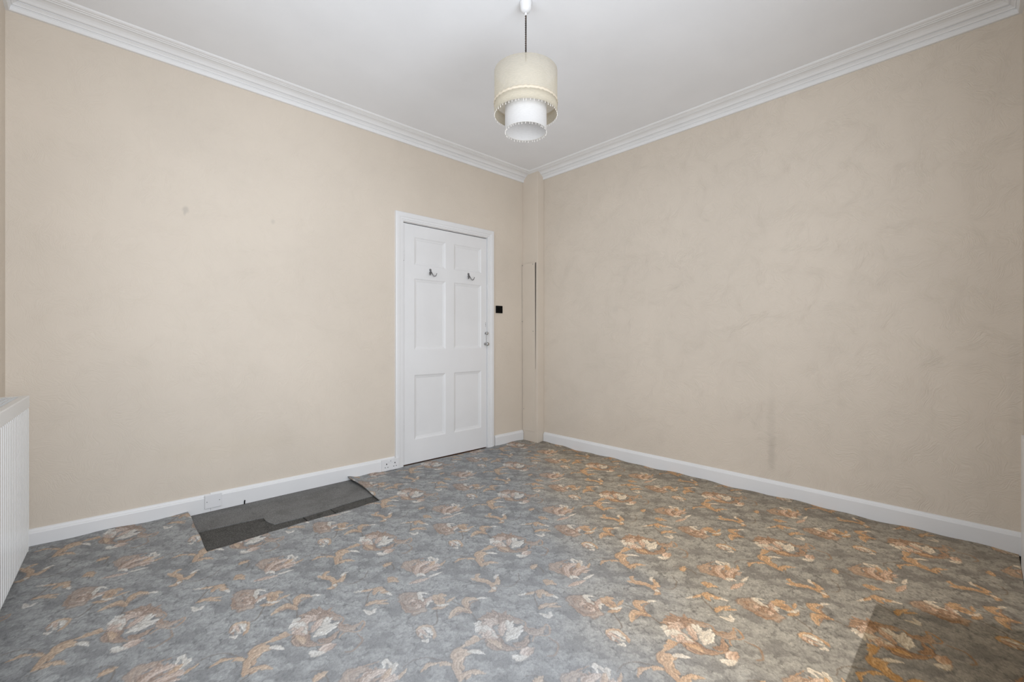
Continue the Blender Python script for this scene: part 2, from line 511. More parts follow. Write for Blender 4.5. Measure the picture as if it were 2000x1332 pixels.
# cloud-like puffs, painted one over another: pale inside, scalloped, with a broken dark outline
light, dark, edge = lin((170, 168, 162)), lin((140, 138, 133)), lin((78, 77, 74))
brk = periodic(40)
for k in range(300):
    r = rng.uniform(.022, .050) if k < 110 else rng.uniform(.010, .030)
    cx, cy = rng.uniform(0, CELL, 2)
    ex, rot = rng.uniform(1.0, 1.6), rng.uniform(-.5, .5)
    nl = rng.integers(4, 8); ph = rng.uniform(0, 6.3); lo_ = rng.uniform(0, 6.3)
    A, xs_, ys_ = local(cx, cy, r * 1.9)
    dx, dy = xs_ - cx, ys_ - cy
    u = (dx * math.cos(rot) + dy * math.sin(rot)) / ex; v = -dx * math.sin(rot) + dy * math.cos(rot)
    th = np.arctan2(v, u)
    rr = r * (.86 + .20 * np.abs(np.sin(nl * .5 * th + ph)))
    q = np.hypot(u, v) / rr
    tone = np.clip(.30 + .70 * sst(v / r, -.9, .6) + .14 * mid[A], 0, 1)[..., None]
    col = dark * (1 - tone) + light * tone
    lw = .0017 / rr
    ed = (1 - sst(np.abs(q - 1 + lw), lw * .6, lw * 1.7)) * sst(np.cos(th - lo_), -.6, .5) * np.clip(.62 + .45 * brk[A], 0, 1)
    al = ((1 - sst(q, .95, 1.03)) * .55)[..., None]
    tile[A] = tile[A] * (1 - al) + col * al
    ed = (ed * .62)[..., None]
    tile[A] = tile[A] * (1 - ed) + edge * ed
# stippled darker hollows and thin wandering veins
hol = sst(periodic(11), .35, 1.5) * sst(fine + .7 * mid, .2, 1.2)
tile = tile * (1 - .46 * hol[..., None])
vn = periodic(16)
vein = (1 - sst(np.abs(vn), .015, .085)) * sst(periodic(12), .1, .9) * np.clip(.7 + .4 * brk, 0, 1)
tile = tile * (1 - .42 * vein[..., None])

MOTIF = [
    ('l', 6, [(294,-139),(321,-165),(322,-196),(309,-226),(283,-229)]),
    ('l', 4, [(18,-366),(28,-337),(9,-290),(-9,-273),(-39,-269),(-60,-283)]),
    ('l', 4, [(60,-157),(21,-171),(-9,-200),(-7,-254),(11,-299)]),
    ('l', 4, [(0,0),(25,-37),(48,-85),(79,-107)]),
    ('l', 4, [(-88,72),(-48,45),(0,0)]),
    ('l', 4, [(91,181),(147,175),(180,216),(183,284)]),
    ('l', 4, [(-177,384),(-140,420),(-93,426),(-30,398),(13,333)]),
    ('l', 4, [(253,147),(247,103),(259,54),(269,21)]),
    ('l', 4, [(205,357),(248,358),(283,322),(294,287)]),
    ('l', 4, [(-129,-96),(-113,-66),(-119,-29),(-130,9)]),
    ('o', 5, [(69,-96),(51,-36),(101,-10),(156,-27),(208,-56),(212,-86)]),
    ('o', 5, [(204,-92),(235,-94),(271,-101),(286,-69),(301,-95),(289,-128),(247,-132),(237,-162)]),
    ('o', 5, [(80,-167),(103,-197),(136,-206),(184,-202),(211,-184),(228,-157)]),
    ('o', 4, [(-296,270),(-341,341),(-308,380),(-256,411)]),
    ('B', 26, [(101,-150),(95,-182),(125,-204)]),
    ('B', 26, [(122,-150),(136,-191),(183,-200)]),
    ('B', 24, [(171,-175),(206,-174),(220,-131)]),
    ('k', 30, [(75,-84),(90,-29),(141,-28)]),
    ('k', 30, [(99,-71),(137,-46),(199,-63)]),
    ('k', 22, [(212,-103),(251,-116),(286,-89)]),
    ('B', 18, [(122,-71),(120,-34),(157,-46)]),
    ('B', 14, [(185,-92),(205,-86),(237,-108)]),
    ('K', 26, [(109,-145),(77,-90),(93,-60)]),
    ('K', 26, [(129,-133),(129,-94),(130,-65)]),
    ('K', 22, [(115,-150),(91,-145),(60,-135)]),
    ('W', 22, [(100,-134),(50,-96),(36,-119)]),
    ('W', 18, [(114,-145),(66,-90),(93,-106)]),
    ('W', 26, [(148,-127),(174,-110),(202,-80)]),
    ('W', 22, [(157,-154),(176,-132),(204,-100)]),
    ('W', 18, [(148,-157),(155,-141),(167,-135)]),
    ('K', 18, [(74,-140),(83,-124),(79,-107)]),
    ('P', 18, [(82,-156),(114,-176),(131,-196)]),
    ('K', 32, [(238,-198),(214,-214),(207,-243)]),
    ('W', 24, [(213,-236),(193,-243),(170,-232)]),
    ('P', 13, [(59,-152),(23,-174),(-11,-203)]),
    ('P', 16, [(49,-149),(33,-147),(27,-168)]),
    ('P', 12, [(33,-173),(16,-169),(11,-185)]),
    ('P', 34, [(13,-294),(-15,-225),(32,-222)]),
    ('W', 16, [(22,-217),(47,-216),(78,-225)]),
    ('P', 18, [(32,-331),(42,-307),(87,-310)]),
    ('P', 14, [(-60,-283),(-51,-271),(-20,-277)]),
    ('k', 50, [(-260,39),(-258,88),(-187,41)]),
    ('k', 45, [(-251,26),(-206,7),(-187,34)]),
    ('B', 14, [(-281,52),(-238,-7),(-192,-2)]),
    ('B', 9, [(-266,66),(-267,95),(-238,89)]),
    ('B', 9, [(-231,26),(-232,53),(-199,41)]),
    ('K', 14, [(-248,53),(-241,67),(-224,61)]),
    ('K', 13, [(-219,20),(-203,20),(-199,34)]),
    ('B', 9, [(-225,75),(-195,48),(-182,14)]),
    ('K', 22, [(-183,41),(-171,76),(-137,92)]),
    ('P', 20, [(-148,12),(-118,23),(-89,44)]),
    ('P', 22, [(-109,43),(-131,99),(-108,100)]),
    ('P', 12, [(-101,57),(-88,72),(-71,95)]),
    ('P', 18, [(-134,43),(-154,91),(-139,102)]),
    ('W', 17, [(-197,61),(-222,115),(-186,112)]),
    ('W', 12, [(-138,36),(-110,37),(-85,47)]),
    ('W', 10, [(-170,28),(-171,55),(-154,63)]),
    ('B', 7, [(-146,70),(-121,64),(-113,78)]),
    ('P', 24, [(-5,6),(-26,74),(24,82)]),
    ('W', 10, [(20,82),(33,89),(56,87)]),
    ('P', 24, [(5,-6),(-47,12),(-71,-43)]),
    ('B', 6, [(0,0),(-30,-4),(-61,-34)]),
    ('B', 6, [(-3,6),(-3,53),(28,75)]),
    ('B', 12, [(-176,-97),(-170,-125),(-141,-157)]),
    ('P', 20, [(-130,-90),(-159,-97),(-179,-112)]),
    ('P', 14, [(-106,-154),(-113,-124),(-129,-90)]),
    ('W', 15, [(-162,-102),(-136,-107),(-115,-138)]),
    ('W', 14, [(-121,-151),(-150,-128),(-157,-144)]),
    ('K', 14, [(-137,-136),(-162,-114),(-166,-125)]),
    ('W', 12, [(-146,-166),(-129,-170),(-125,-157)]),
    ('P', 24, [(73,193),(21,220),(-25,231)]),
    ('P', 14, [(3,219),(-1,257),(12,270)]),
    ('P', 22, [(64,192),(92,201),(91,247)]),
    ('W', 12, [(80,230),(83,255),(93,264)]),
    ('P', 20, [(66,189),(83,150),(61,131)]),
    ('W', 10, [(72,165),(82,162),(91,150)]),
    ('k', 34, [(-297,287),(-334,341),(-288,381)]),
    ('K', 34, [(-272,262),(-281,333),(-230,373)]),
    ('K', 34, [(-249,254),(-228,307),(-181,346)]),
    ('B', 10, [(-287,270),(-295,324),(-268,362)]),
    ('B', 10, [(-264,279),(-252,325),(-219,344)]),
    ('B', 8, [(-236,263),(-214,299),(-191,327)]),
    ('P', 18, [(-224,335),(-215,364),(-201,383)]),
    ('K', 20, [(-279,186),(-245,208),(-205,234)]),
    ('P', 10, [(-176,336),(-172,355),(-165,379)]),
    ('W', 14, [(-201,374),(-241,412),(-237,377)]),
    ('W', 16, [(-264,245),(-256,262),(-228,250)]),
    ('W', 13, [(-208,246),(-187,260),(-160,282)]),
    ('W', 10, [(-205,354),(-206,393),(-196,393)]),
    ('P', 22, [(-436,319),(-425,338),(-410,358)]),
    ('P', 20, [(-378,204),(-374,225),(-343,216)]),
    ('P', 22, [(13,333),(-10,409),(21,455)]),
    ('P', 14, [(13,333),(25,361),(62,372)]),
    ('P', 11, [(-114,366),(-99,396),(-59,407)]),
    ('W', 12, [(184,114),(207,120),(217,128)]),
    ('P', 14, [(213,116),(234,128),(252,140)]),
    ('P', 26, [(270,100),(273,141),(309,123)]),
    ('P', 16, [(295,112),(315,116),(335,106)]),
    ('W', 12, [(316,112),(330,109),(346,99)]),
    ('P', 18, [(265,24),(287,48),(338,63)]),
    ('P', 10, [(300,35),(322,42),(351,40)]),
    ('W', 18, [(270,-5),(300,-23),(311,9)]),
    ('P', 20, [(302,192),(317,208),(343,197)]),
]

def fan(ink, cx, cy, r0, r1, a0, a1, n, w):
    for k in range(n):
        a = math.radians(a0 + (a1 - a0) * k / max(1, n - 1)); b = a + .35
        rr = r1 * (1 + .18 * math.sin(k * 2.3))
        p = [(cx + r0 * math.cos(a), cy + r0 * math.sin(a)), (cx + (r0 + rr) / 2 * math.cos((a + b) / 2), cy + (r0 + rr) / 2 * math.sin((a + b) / 2)), (cx + rr * math.cos(b), cy + rr * math.sin(b))]
        FANS.append((ink, w, p))
FANS = []
fan('B', 105, -55, 12, 62, 20, 175, 8, 15); fan('K', 100, -72, 5, 44, 30, 190, 6, 15); fan('W', 140, -85, 6, 38, -60, 60, 5, 13); fan('K', 75, -100, 5, 36, 120, 240, 5, 14)
fan('B', 95, -130, 8, 40, 200, 330, 6, 13); fan('W', 48, -78, 4, 24, 100, 230, 4, 12)
fan('B', -205, 45, 8, 34, 0, 330, 9, 11); fan('K', -203, 46, 2, 18, 0, 300, 6, 9)
fan('P', -130, 52, 4, 30, -70, 70, 5, 12)
fan('B', -255, 330, 10, 50, 80, 250, 7, 15); fan('K', -225, 320, 6, 46, -50, 80, 6, 15)
INK = {'P': (lin((186, 150, 114)), lin((212, 184, 152)), lin((124, 98, 74))),
       'K': (lin((190, 160, 138)), lin((218, 198, 180)), lin((132, 106, 88))),
       'k': (lin((172, 146, 124)), lin((192, 168, 146)), lin((128, 104, 86))),
       'B': (lin((154, 126, 104)), lin((182, 154, 130)), lin((104, 82, 64))),
       'W': (lin((204, 194, 178)), lin((232, 226, 214)), lin((152, 134, 116)))}
def curve(p, n=22):
    p = np.asarray(p, float) / 1000
    q = np.vstack([2 * p[0] - p[1], p, 2 * p[-1] - p[-2]])
    out = []
    for i in range(1, len(q) - 2):
        t = np.linspace(0, 1, n, endpoint=False)[:, None]
        out.append(.5 * (2 * q[i] + (q[i + 1] - q[i - 1]) * t + (2 * q[i - 1] - 5 * q[i] + 4 * q[i + 1] - q[i + 2]) * t ** 2 + (3 * q[i] - q[i - 1] - 3 * q[i + 1] + q[i + 2]) * t ** 3))
    return np.vstack(out + [p[-1:]])
UNDER = [q_ for q_ in MOTIF if q_[0] in 'lok']
OVER = [q_ for q_ in MOTIF if q_[0] not in 'lok']
for ink, wmm, pts in UNDER + FANS + OVER:
    c = curve(pts)
    half = wmm / 2000 * (1.5 if ink == 'k' else 1.22 if ink not in 'lo' else 1.0)
    mid_ = (c.min(0) + c.max(0)) / 2
    A, xs_, ys_ = local(mid_[0], mid_[1], np.abs(c - mid_).max() + half * 1.8 + .006, .32)
    best = np.full(xs_.shape, 9.0); U = np.zeros(xs_.shape); side = np.zeros(xs_.shape)
    for k, (px_, py_) in enumerate(c):
        dd = np.hypot(xs_ - px_, ys_ - py_)
        mk = dd < best
        a = c[min(k + 1, len(c) - 1)] - c[max(k - 1, 0)]
        sd = (xs_ - px_) * a[1] - (ys_ - py_) * a[0]
        best = np.where(mk, dd, best); U = np.where(mk, k / (len(c) - 1), U); side = np.where(mk, np.sign(sd), side)
    if ink in 'lo':
        wd = half * (.6 + .5 * np.sin(PI * U) ** .5)
        al = (1 - sst(best, wd * .6, wd * 1.5)) * (.85 if ink == 'o' else .75)
        col = lin((180, 142, 106)) if ink == 'o' else lin((150, 120, 92) if wmm > 5 else (112, 96, 78))
        dk = (1 - sst(np.abs(best - wd * 1.4), 0, .0022)) * .35 * (side > 0)
        tile[A] = tile[A] * (1 - dk[..., None] * .5)
        tile[A] = tile[A] * (1 - al[..., None]) + col * al[..., None]
        continue
    base, tip, out_ = INK[ink]
    wd = half * (np.sin(PI * np.clip(U * .90 + .07, 0, 1)) ** .65) * (1 + .13 * np.sin(U * 26 + side * 2) + .05 * mid[A])
    wd = np.maximum(wd, 1e-4)
    q = best / wd
    # veins run along the petal; the pale tip and one lit flank give it its modelling
    tone = np.clip(.10 + .60 * U + .30 * side * q + .28 * np.sin(q * side * 8.5 + 2.2 * np.sin(U * 3)) + .06 * fine[A], 0, 1)[..., None]
    col = base * (1 - tone) + tip * tone
    vein_ = np.clip(np.sin(q * side * 8.5 + 2.2 * np.sin(U * 3) - 1.6), .55, 1) - .55
    vm = (vein_ * (1.2 if ink in 'kBK' else .8))[..., None]
    col = col * (1 - vm) + out_ * vm
    lnm = (sst(q, .80, .98) * (.75 if ink in 'kB' else .55))[..., None]
    col = col * (1 - lnm) + out_ * lnm
    al = (1 - sst(q, .94, 1.12)) * (.80 if ink == 'k' else .95)
    halo = (1 - sst(q, 1.0, 1.45)) * .20
    tile[A] = tile[A] * (1 - halo[..., None]) * (1 - al[..., None]) + col * al[..., None]
# woven speckle
tile = np.clip(tile * (1 + .11 * fine[..., None] + .05 * mid[..., None]), 0.01, 1)


# mesh: a fine grid, closer together near the camera, cut out where the carpet was removed
def lines(a, b, near, far, brk):
    n1 = int((brk - a) / near); n2 = int((b - brk) / far)
    return np.concatenate([np.linspace(a, brk, n1, endpoint=False), np.linspace(brk, b, n2 + 1)])
gx_ = lines(X0 + .001, X1 - .019, .0036, .0058, 1.75)
gy_ = lines(Y0 + .013, Y1 + .001, .0036, .0058, 1.75)
GX, GY = np.meshgrid(gx_, gy_, indexing='ij')
nx, ny = GX.shape
# the missing strip by the left wall (slightly skewed rectangle) with a ragged knife cut
HX0, HX1 = 0.401, 1.350
def hole_edges(X, Y):
    xa = HX0 + .0015 * np.sin(Y * 23)
    xb = 1.341 + (Y - 2.651) * .036 + .006 * np.sin(Y * 13 + 1)
    yf = 2.604 + (X - HX0) * .050 + .006 * np.sin(X * 9 + .5) + .002 * np.sin(X * 47)
    return xa, xb, yf
# snap the nearest grid lines on to the cut
sx, sy = .0036, .0058
PXs, PYs = GX.copy(), GY.copy()
xa, xb, yf = hole_edges(GX, GY)
inY = GY > yf - .004
inX = (GX > xa - .004) & (GX < xb + .004)
nr = np.abs(GX - xa) <= .0019; PXs = np.where(nr & inY, xa, PXs)
nr = np.abs(GX - xb) <= .0019; PXs = np.where(nr & inY, xb, PXs)
nr = np.abs(GY - yf) <= .0030; PYs = np.where(nr & inX, yf, PYs)
e = 2e-5
hole_v = (PXs > xa - e) & (PXs < xb + e) & (PYs > yf - e)
inside_v = (PXs > xa + e) & (PXs < xb - e) & (PYs > yf + e)
# under the door boxing, and under the corner boxing
box_v = (GX > BX - .002) & (GY > BY - .002)
# height: gently uneven pile, ripples along the walls, curled cut edges
Z = np.zeros_like(GX)
wv = lambda a, k, p: np.sin(a * k + p)
Z += .0012 * (wv(GX, 7, .3) * wv(GY, 6, 1.1))
eR = np.exp(-((X1 - .018 - GX) / .035).clip(0) ** 2)
Z += eR * (.004 * wv(GY, 9, .4) + .003 * wv(GY, 23, 1.7) + .002)
eL = np.exp(-((Y1 - .018 - GY) / .035).clip(0) ** 2)
Z += eL * (.004 * wv(GX, 8, 2.2) + .003 * wv(GX, 21, .2) + .001) * ((GX < 1.74) | (GX > 2.72))
dxb = (PXs - xb)
cur = np.exp(-(np.maximum(dxb, 0) / .05) ** 2) * (GY > 2.62) * sst(GY, 2.62, 3.20)
Z += .020 * cur
cur = np.exp(-(np.maximum(xa - PXs, 0) / .035) ** 2) * sst(GY, 2.56, 2.75)
Z += .005 * cur
Z -= .004 * np.exp(-((GY - 3.215) / .02) ** 2) * ((GX > 1.75) & (GX < 2.76))
# keep the edge under the double socket flat
flat = np.exp(-(((GX - 1.69) / .10) ** 2 + ((GY - 3.19) / .05) ** 2) ** 2)
Z *= (1 - flat)
s_ = (GX - GY) / math.sqrt(2) - ORIGIN[0]
t_ = (GX + GY) / math.sqrt(2) - ORIGIN[1]
fi, fj = (s_ / PX) % NPX, (t_ / PX) % NPX
i0, j0 = fi.astype(int), fj.astype(int)
a, b = (fi - i0)[..., None], (fj - j0)[..., None]
i0 %= NPX; j0 %= NPX; i1, j1 = (i0 + 1) % NPX, (j0 + 1) % NPX
col = (tile[j0, i0] * (1 - a) + tile[j0, i1] * a) * (1 - b) + (tile[j1, i0] * (1 - a) + tile[j1, i1] * a) * b
idx = np.arange(nx * ny).reshape(nx, ny)
quad = np.stack([idx[:-1, :-1], idx[1:, :-1], idx[1:, 1:], idx[:-1, 1:]], -1).reshape(-1, 4)
hv = hole_v.ravel(); bv = box_v.ravel(); iv = inside_v.ravel()
keep = ~(hv[quad].all(1)) & ~(bv[quad].all(1)) & ~(iv[quad].any(1))
quad = quad[keep]
used, inv = np.unique(quad, return_inverse=True)
quad = inv.reshape(-1, 4)
vco = np.stack([PXs.ravel(), PYs.ravel(), Z.ravel()], 1)[used]
vcol = np.concatenate([col.reshape(-1, 3)[used], np.ones((len(used), 1))], 1)
# turn the cut and the outer edges down to give the sheet its thickness
ed = np.concatenate([quad[:, [0, 1]], quad[:, [1, 2]], quad[:, [2, 3]], quad[:, [3, 0]]])
key = np.sort(ed, 1); key = key[:, 0].astype(np.int64) * len(used) + key[:, 1]
_, first, cnt = np.unique(key, return_index=True, return_counts=True)
be = ed[first[cnt == 1]]
bvs = np.unique(be)
low = np.zeros(len(used), int); low[bvs] = len(used) + np.arange(len(bvs))
skirt = vco[bvs].copy(); skirt[:, 2] -= .0065
vco = np.vstack([vco, skirt]); vcol = np.vstack([vcol, np.tile([[.09, .08, .07, 1.0]], (len(bvs), 1))])
quad = np.vstack([quad, np.stack([be[:, 1], be[:, 0], low[be[:, 0]], low[be[:, 1]]], 1)])
me = bpy.data.meshes.new('carpet')
me.vertices.add(len(vco)); me.vertices.foreach_set('co', vco.astype(np.float32).ravel())
me.loops.add(quad.size); me.loops.foreach_set('vertex_index', quad.astype(np.int32).ravel())
me.polygons.add(len(quad))
me.polygons.foreach_set('loop_start', np.arange(0, quad.size, 4, dtype=np.int32))
me.polygons.foreach_set('loop_total', np.full(len(quad), 4, dtype=np.int32))
at = me.color_attributes.new('woven_print', 'FLOAT_COLOR', 'POINT')
at.data.foreach_set('color', vcol.astype(np.float32).ravel())
me.update(calc_edges=True)

m = NT('floral_carpet', .95)
va = m.n('ShaderNodeVertexColor', layer_name='woven_print')
X, Y, Zz = m.xyz()
big = m.noise(1.6, 4, .55); grain = m.noise(620, 2, .7); tuft = m.noise(210, 2, .6)
# cool window light painted into the print, paler and bluer; warm tint beyond it
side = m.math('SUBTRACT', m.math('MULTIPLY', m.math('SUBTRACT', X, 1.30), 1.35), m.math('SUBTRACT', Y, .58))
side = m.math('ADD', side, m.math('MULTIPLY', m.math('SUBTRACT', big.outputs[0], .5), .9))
skylight_mask = m.ramp(side, -.65, .55, 1.0, 0.0)
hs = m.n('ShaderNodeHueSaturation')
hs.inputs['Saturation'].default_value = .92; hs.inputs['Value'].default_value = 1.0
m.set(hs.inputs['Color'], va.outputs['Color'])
skylit = m.mix(1.0, hs.outputs[0], (.94, .985, 1.06, 1), 'MULTIPLY')
skylit = m.mix(.14, skylit, (.38, .40, .42, 1))
# washed-out window sheen painted in: greyer and paler round one spot
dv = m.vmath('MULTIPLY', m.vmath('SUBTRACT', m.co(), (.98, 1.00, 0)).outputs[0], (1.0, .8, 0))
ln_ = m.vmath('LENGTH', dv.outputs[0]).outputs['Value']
sheen_haze = m.ramp(m.math('ADD', ln_, m.math('MULTIPLY', m.math('SUBTRACT', big.outputs[0], .5), .5)), .15, .95, .55, 0.0)
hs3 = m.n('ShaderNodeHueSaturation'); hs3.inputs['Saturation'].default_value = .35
m.set(hs3.inputs['Color'], skylit)
skylit = m.mix(sheen_haze, skylit, m.mix(.35, hs3.outputs[0], (.36, .375, .395, 1)))
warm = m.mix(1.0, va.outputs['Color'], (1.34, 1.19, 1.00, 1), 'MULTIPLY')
c = m.mix(skylight_mask, warm, skylit)
# unfaded rectangle where a cabinet stood against the window wall
n2 = m.math('MULTIPLY', m.math('SUBTRACT', tuft.outputs[0], .5), .006)
e1 = m.ramp(m.math('ADD', Y, n2), .284, .288, 1.0, 0.0, False)
edge2 = m.math('ADD', m.math('MULTIPLY', Y, .50), X)
e2 = m.ramp(m.math('ADD', edge2, m.math('MULTIPLY', big.outputs[0], .06)), 2.37, 2.47, 1.0, 0.0)
e3 = m.ramp(X, 1.40, 1.42, 0.0, 1.0)
unf = m.math('MULTIPLY', m.math('MULTIPLY', e1, e2), e3)
hs2 = m.n('ShaderNodeHueSaturation')
hs2.inputs['Saturation'].default_value = 1.25; hs2.inputs['Value'].default_value = .50
m.set(hs2.inputs['Color'], warm)
c = m.mix(m.math('MULTIPLY', unf, .9), c, hs2.outputs[0])
# grime along the right wall and in the far corner
gr = m.ramp(m.math('ADD', X, m.math('MULTIPLY', big.outputs[0], .25)), 3.05, 3.40, 0.0, .32)
c = m.mix(gr, c, (.10, .085, .065, 1))
gl = m.noise(46, 3, .6)
c = m.mix(m.ramp(gl.outputs[0], .60, .82, 0.0, .30), c, (.09, .08, .075, 1))
gfac = m.ramp(grain.outputs[0], .25, .75, .80, 1.22, False)
c = m.mix(1.0, c, gfac, 'MULTIPLY')
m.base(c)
m.b.inputs['Sheen Weight'].default_value = .0
hgt = m.math('ADD', m.math('MULTIPLY', grain.outputs[0], .5), tuft.outputs[0])
m.normal(m.bump(hgt, .55, .003))
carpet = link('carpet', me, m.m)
for p in (carpet,): tag(p, 'worn grey and peach floral fitted carpet covering the floor', 'carpet')
me.polygons.foreach_set('use_smooth', np.ones(len(me.polygons), dtype=bool))

# ------------------------------------------------------------------ underlay showing in the gap
m = NT('grey_felt_underlay', .95)
sp = m.noise(300, 2, .7); bl = m.noise(7, 4, .6)
c = m.mix(m.ramp(sp.outputs[0], .3, .75), (.09, .09, .088, 1), (.30, .30, .295, 1))
c = m.mix(m.ramp(bl.outputs[0], .4, .75, 0, .45), c, (.07, .066, .062, 1))
m.base(c); m.normal(m.bump(sp.outputs[0], .6, .002))
FELT = m.m
edge_pts = [(.30, 2.895), (.40, 2.900), (.455, 2.902), (.513, 2.896), (.60, 2.889), (.66, 2.884), (.722, 2.877), (.722, 2.862), (.716, 2.83), (.719, 2.795), (.728, 2.76), (.737, 2.733), (.767, 2.731),
            (.83, 2.729), (.892, 2.726), (.97, 2.735), (1.056, 2.742), (1.136, 2.758), (1.238, 2.766), (1.347, 2.774), (1.42, 2.776)]
bm = bmesh.new()
yb_ = Y1 - .0185
top = [bm.verts.new((x, y, -.0042 - .0006 * math.sin(x * 19))) for x, y in edge_pts]
back = [bm.verts.new((x, yb_, -.0042)) for x, y in edge_pts]
low_ = [bm.verts.new((v.co.x, v.co.y, -.0082)) for v in top]
for k in range(len(top) - 1):
    bm.faces.new((top[k], top[k + 1], back[k + 1], back[k]))
    bm.faces.new((low_[k], low_[k + 1], top[k + 1], top[k]))
ul = obj('underlay', bm, FELT)
tag(ul, 'torn mid-grey felt underlay along the left baseboard, in the gap cut from the carpet', 'underlay')
# dark older underlay below it: butted pieces, parts of one layer
m = NT('dark_old_underlay', .95)
sp = m.noise(260, 2, .7); bl = m.noise(14, 4, .6)
c = m.mix(m.ramp(sp.outputs[0], .3, .75), (.022, .021, .020, 1), (.145, .14, .13, 1))
c = m.mix(m.ramp(bl.outputs[0], .5, .75, 0, .6), c, (.012, .011, .010, 1))
m.base(c); m.normal(m.bump(sp.outputs[0], .7, .002))
OLD = m.m
lo = empty('old_underlay', (.87, 2.72, FZ))
tag(lo, 'dark charcoal underlay pieces butted edge to edge, showing in front of the grey felt', 'underlay')
for x0, x1, y0, y1, dz in ((.34, .887, 2.56, 2.95, 0), (.8945, 1.051, 2.56, 2.79, .0004), (1.059, 1.40, 2.56, 2.80, -.0003)):
    bm = bmesh.new(); box(bm, x0 - .87, x1 - .87, y0 - 2.72, y1 - 2.72, .0, .0016 + dz)
    obj('underlay_piece', bm, OLD, lo)

# ------------------------------------------------------------------ pendant lamp
LXc, LYc = 1.550, 1.545
lamp = empty('pendant_lamp', (LXc, LYc, H))
tag(lamp, 'cream two-tier drum pendant lamp with beaded fringe hanging from the ceiling', 'lamp')
def lz(z): return z - H
bm = bmesh.new()
lathe(bm, [(.0, lz(2.651)), (.011, lz(2.6515)), (.019, lz(2.656)), (.0245, lz(2.664)), (.0272, lz(2.674)), (.0278, lz(2.688)), (.0300, lz(2.692)), (.0320, lz(2.700))], (0, 0, 0), 'Z', 32)
obj('ceiling_rose', bm, PLASTIC, lamp, True)
bm = bmesh.new()
lathe(bm, [(.0045, lz(2.636)), (.0055, lz(2.636)), (.0065, lz(2.652))], (0, 0, 0), 'Z', 16)
obj('cord_grip', bm, PLASTIC, lamp, True)
m = NT('brown_twisted_flex', .7)
X, Y, Z_ = m.xyz()
wv_ = m.math('SINE', m.math('ADD', m.math('MULTIPLY', Z_, 520.0), m.math('MULTIPLY', X, 900.0)))
m.base(m.mix(m.ramp(wv_, -.2, .6), (.015, .010, .008, 1), (.09, .06, .042, 1)))
FLEX = m.m
for ph in (0, PI):
    bm = bmesh.new()
    pts = [(.0022 * math.cos(a * 2 * PI / 9 + ph), .0022 * math.sin(a * 2 * PI / 9 + ph), lz(2.640 - .395 * a / 160)) for a in range(161)]
    tube(bm, pts, .0024, 6)
    obj('flex', bm, FLEX, lamp, True)
bm = bmesh.new()
lathe(bm, [(.006, lz(2.255)), (.012, lz(2.250)), (.017, lz(2.235)), (.017, lz(2.200)), (.020, lz(2.198)), (.020, lz(2.190)), (.016, lz(2.188)), (.016, lz(2.180))], (0, 0, 0), 'Z', 20)
obj('lamp_holder', bm, PLASTIC, lamp, True)

def sheer(name, col, alpha, trans, rough=.8, rib=0):
    """thin cloth: part see-through weave, part scattering both ways"""
    m = NT(name, rough)
    nt = m.t
    nt.nodes.remove(m.b)
    out = nt.nodes['Material Output']
    X, Y, Z_ = m.xyz()
    ang = m.math('ARCTAN2', Y, X)
    th = m.noise(1.0, 3, .6, m.vmath('MULTIPLY', m.co(), (60, 60, 400)).outputs[0])
    colr = m.mix(th.outputs[0], tuple(c * .95 for c in col) + (1,), tuple(min(1, c * 1.03) for c in col) + (1,))
    df = m.n('ShaderNodeBsdfDiffuse'); tl = m.n('ShaderNodeBsdfTranslucent'); tp = m.n('ShaderNodeBsdfTransparent')
    m.set(df.inputs['Color'], colr); m.set(tl.inputs['Color'], colr)
    a = m.n('ShaderNodeMixShader'); a.inputs[0].default_value = trans
    nt.links.new(df.outputs[0], a.inputs[1]); nt.links.new(tl.outputs[0], a.inputs[2])
    b = m.n('ShaderNodeMixShader')
    m.set(b.inputs[0], m.ramp(th.outputs[0], .3, .7, max(0, alpha - .06), alpha + .06))
    nt.links.new(a.outputs[0], b.inputs[1]); nt.links.new(tp.outputs[0], b.inputs[2])
    nt.links.new(b.outputs[0], out.inputs['Surface'])
    return m.m
SHEER = sheer('cream_sheer_shade', (.84, .79, .68), .47, .45)
LINING = sheer('white_inner_shade', (.86, .85, .84), .04, .35)
BAND = sheer('pale_ribbon', (.93, .86, .74), .02, .45)
BEAD = paint('glass_beads', (.82, .79, .74), .15, .02, .0001)

def drum(r, z0, z1, n=72, ripple=0.0, th=.0008):
    bm = bmesh.new()
    rings = []
    for rr, zz in ((r, z0), (r + ripple, (z0 + z1) / 2), (r, z1), (r - th, z1), (r - th + ripple, (z0 + z1) / 2), (r - th, z0)):
        rings.append([bm.verts.new((rr * math.cos(2 * PI * k / n), rr * math.sin(2 * PI * k / n), lz(zz))) for k in range(n)])
    for a, b in zip(rings, rings[1:] + rings[:1]):
        for k in range(n): bm.faces.new((a[k], a[(k + 1) % n], b[(k + 1) % n], b[k]))
    return bm
RO, ZO0, ZO1 = .155, 2.147, 2.355
RI, ZI0, ZI1 = .1025, 2.064, 2.345
def ring_tube(r, z, rad, n=72):
    bm = bmesh.new()
    k = 8
    rows = [[bm.verts.new(((r + rad * math.cos(2 * PI * j / k)) * math.cos(2 * PI * i / n), (r + rad * math.cos(2 * PI * j / k)) * math.sin(2 * PI * i / n), lz(z) + rad * math.sin(2 * PI * j / k))) for j in range(k)] for i in range(n)]
    for i in range(n):
        for j in range(k):
            bm.faces.new((rows[i][j], rows[(i + 1) % n][j], rows[(i + 1) % n][(j + 1) % k], rows[i][(j + 1) % k]))
    return bm
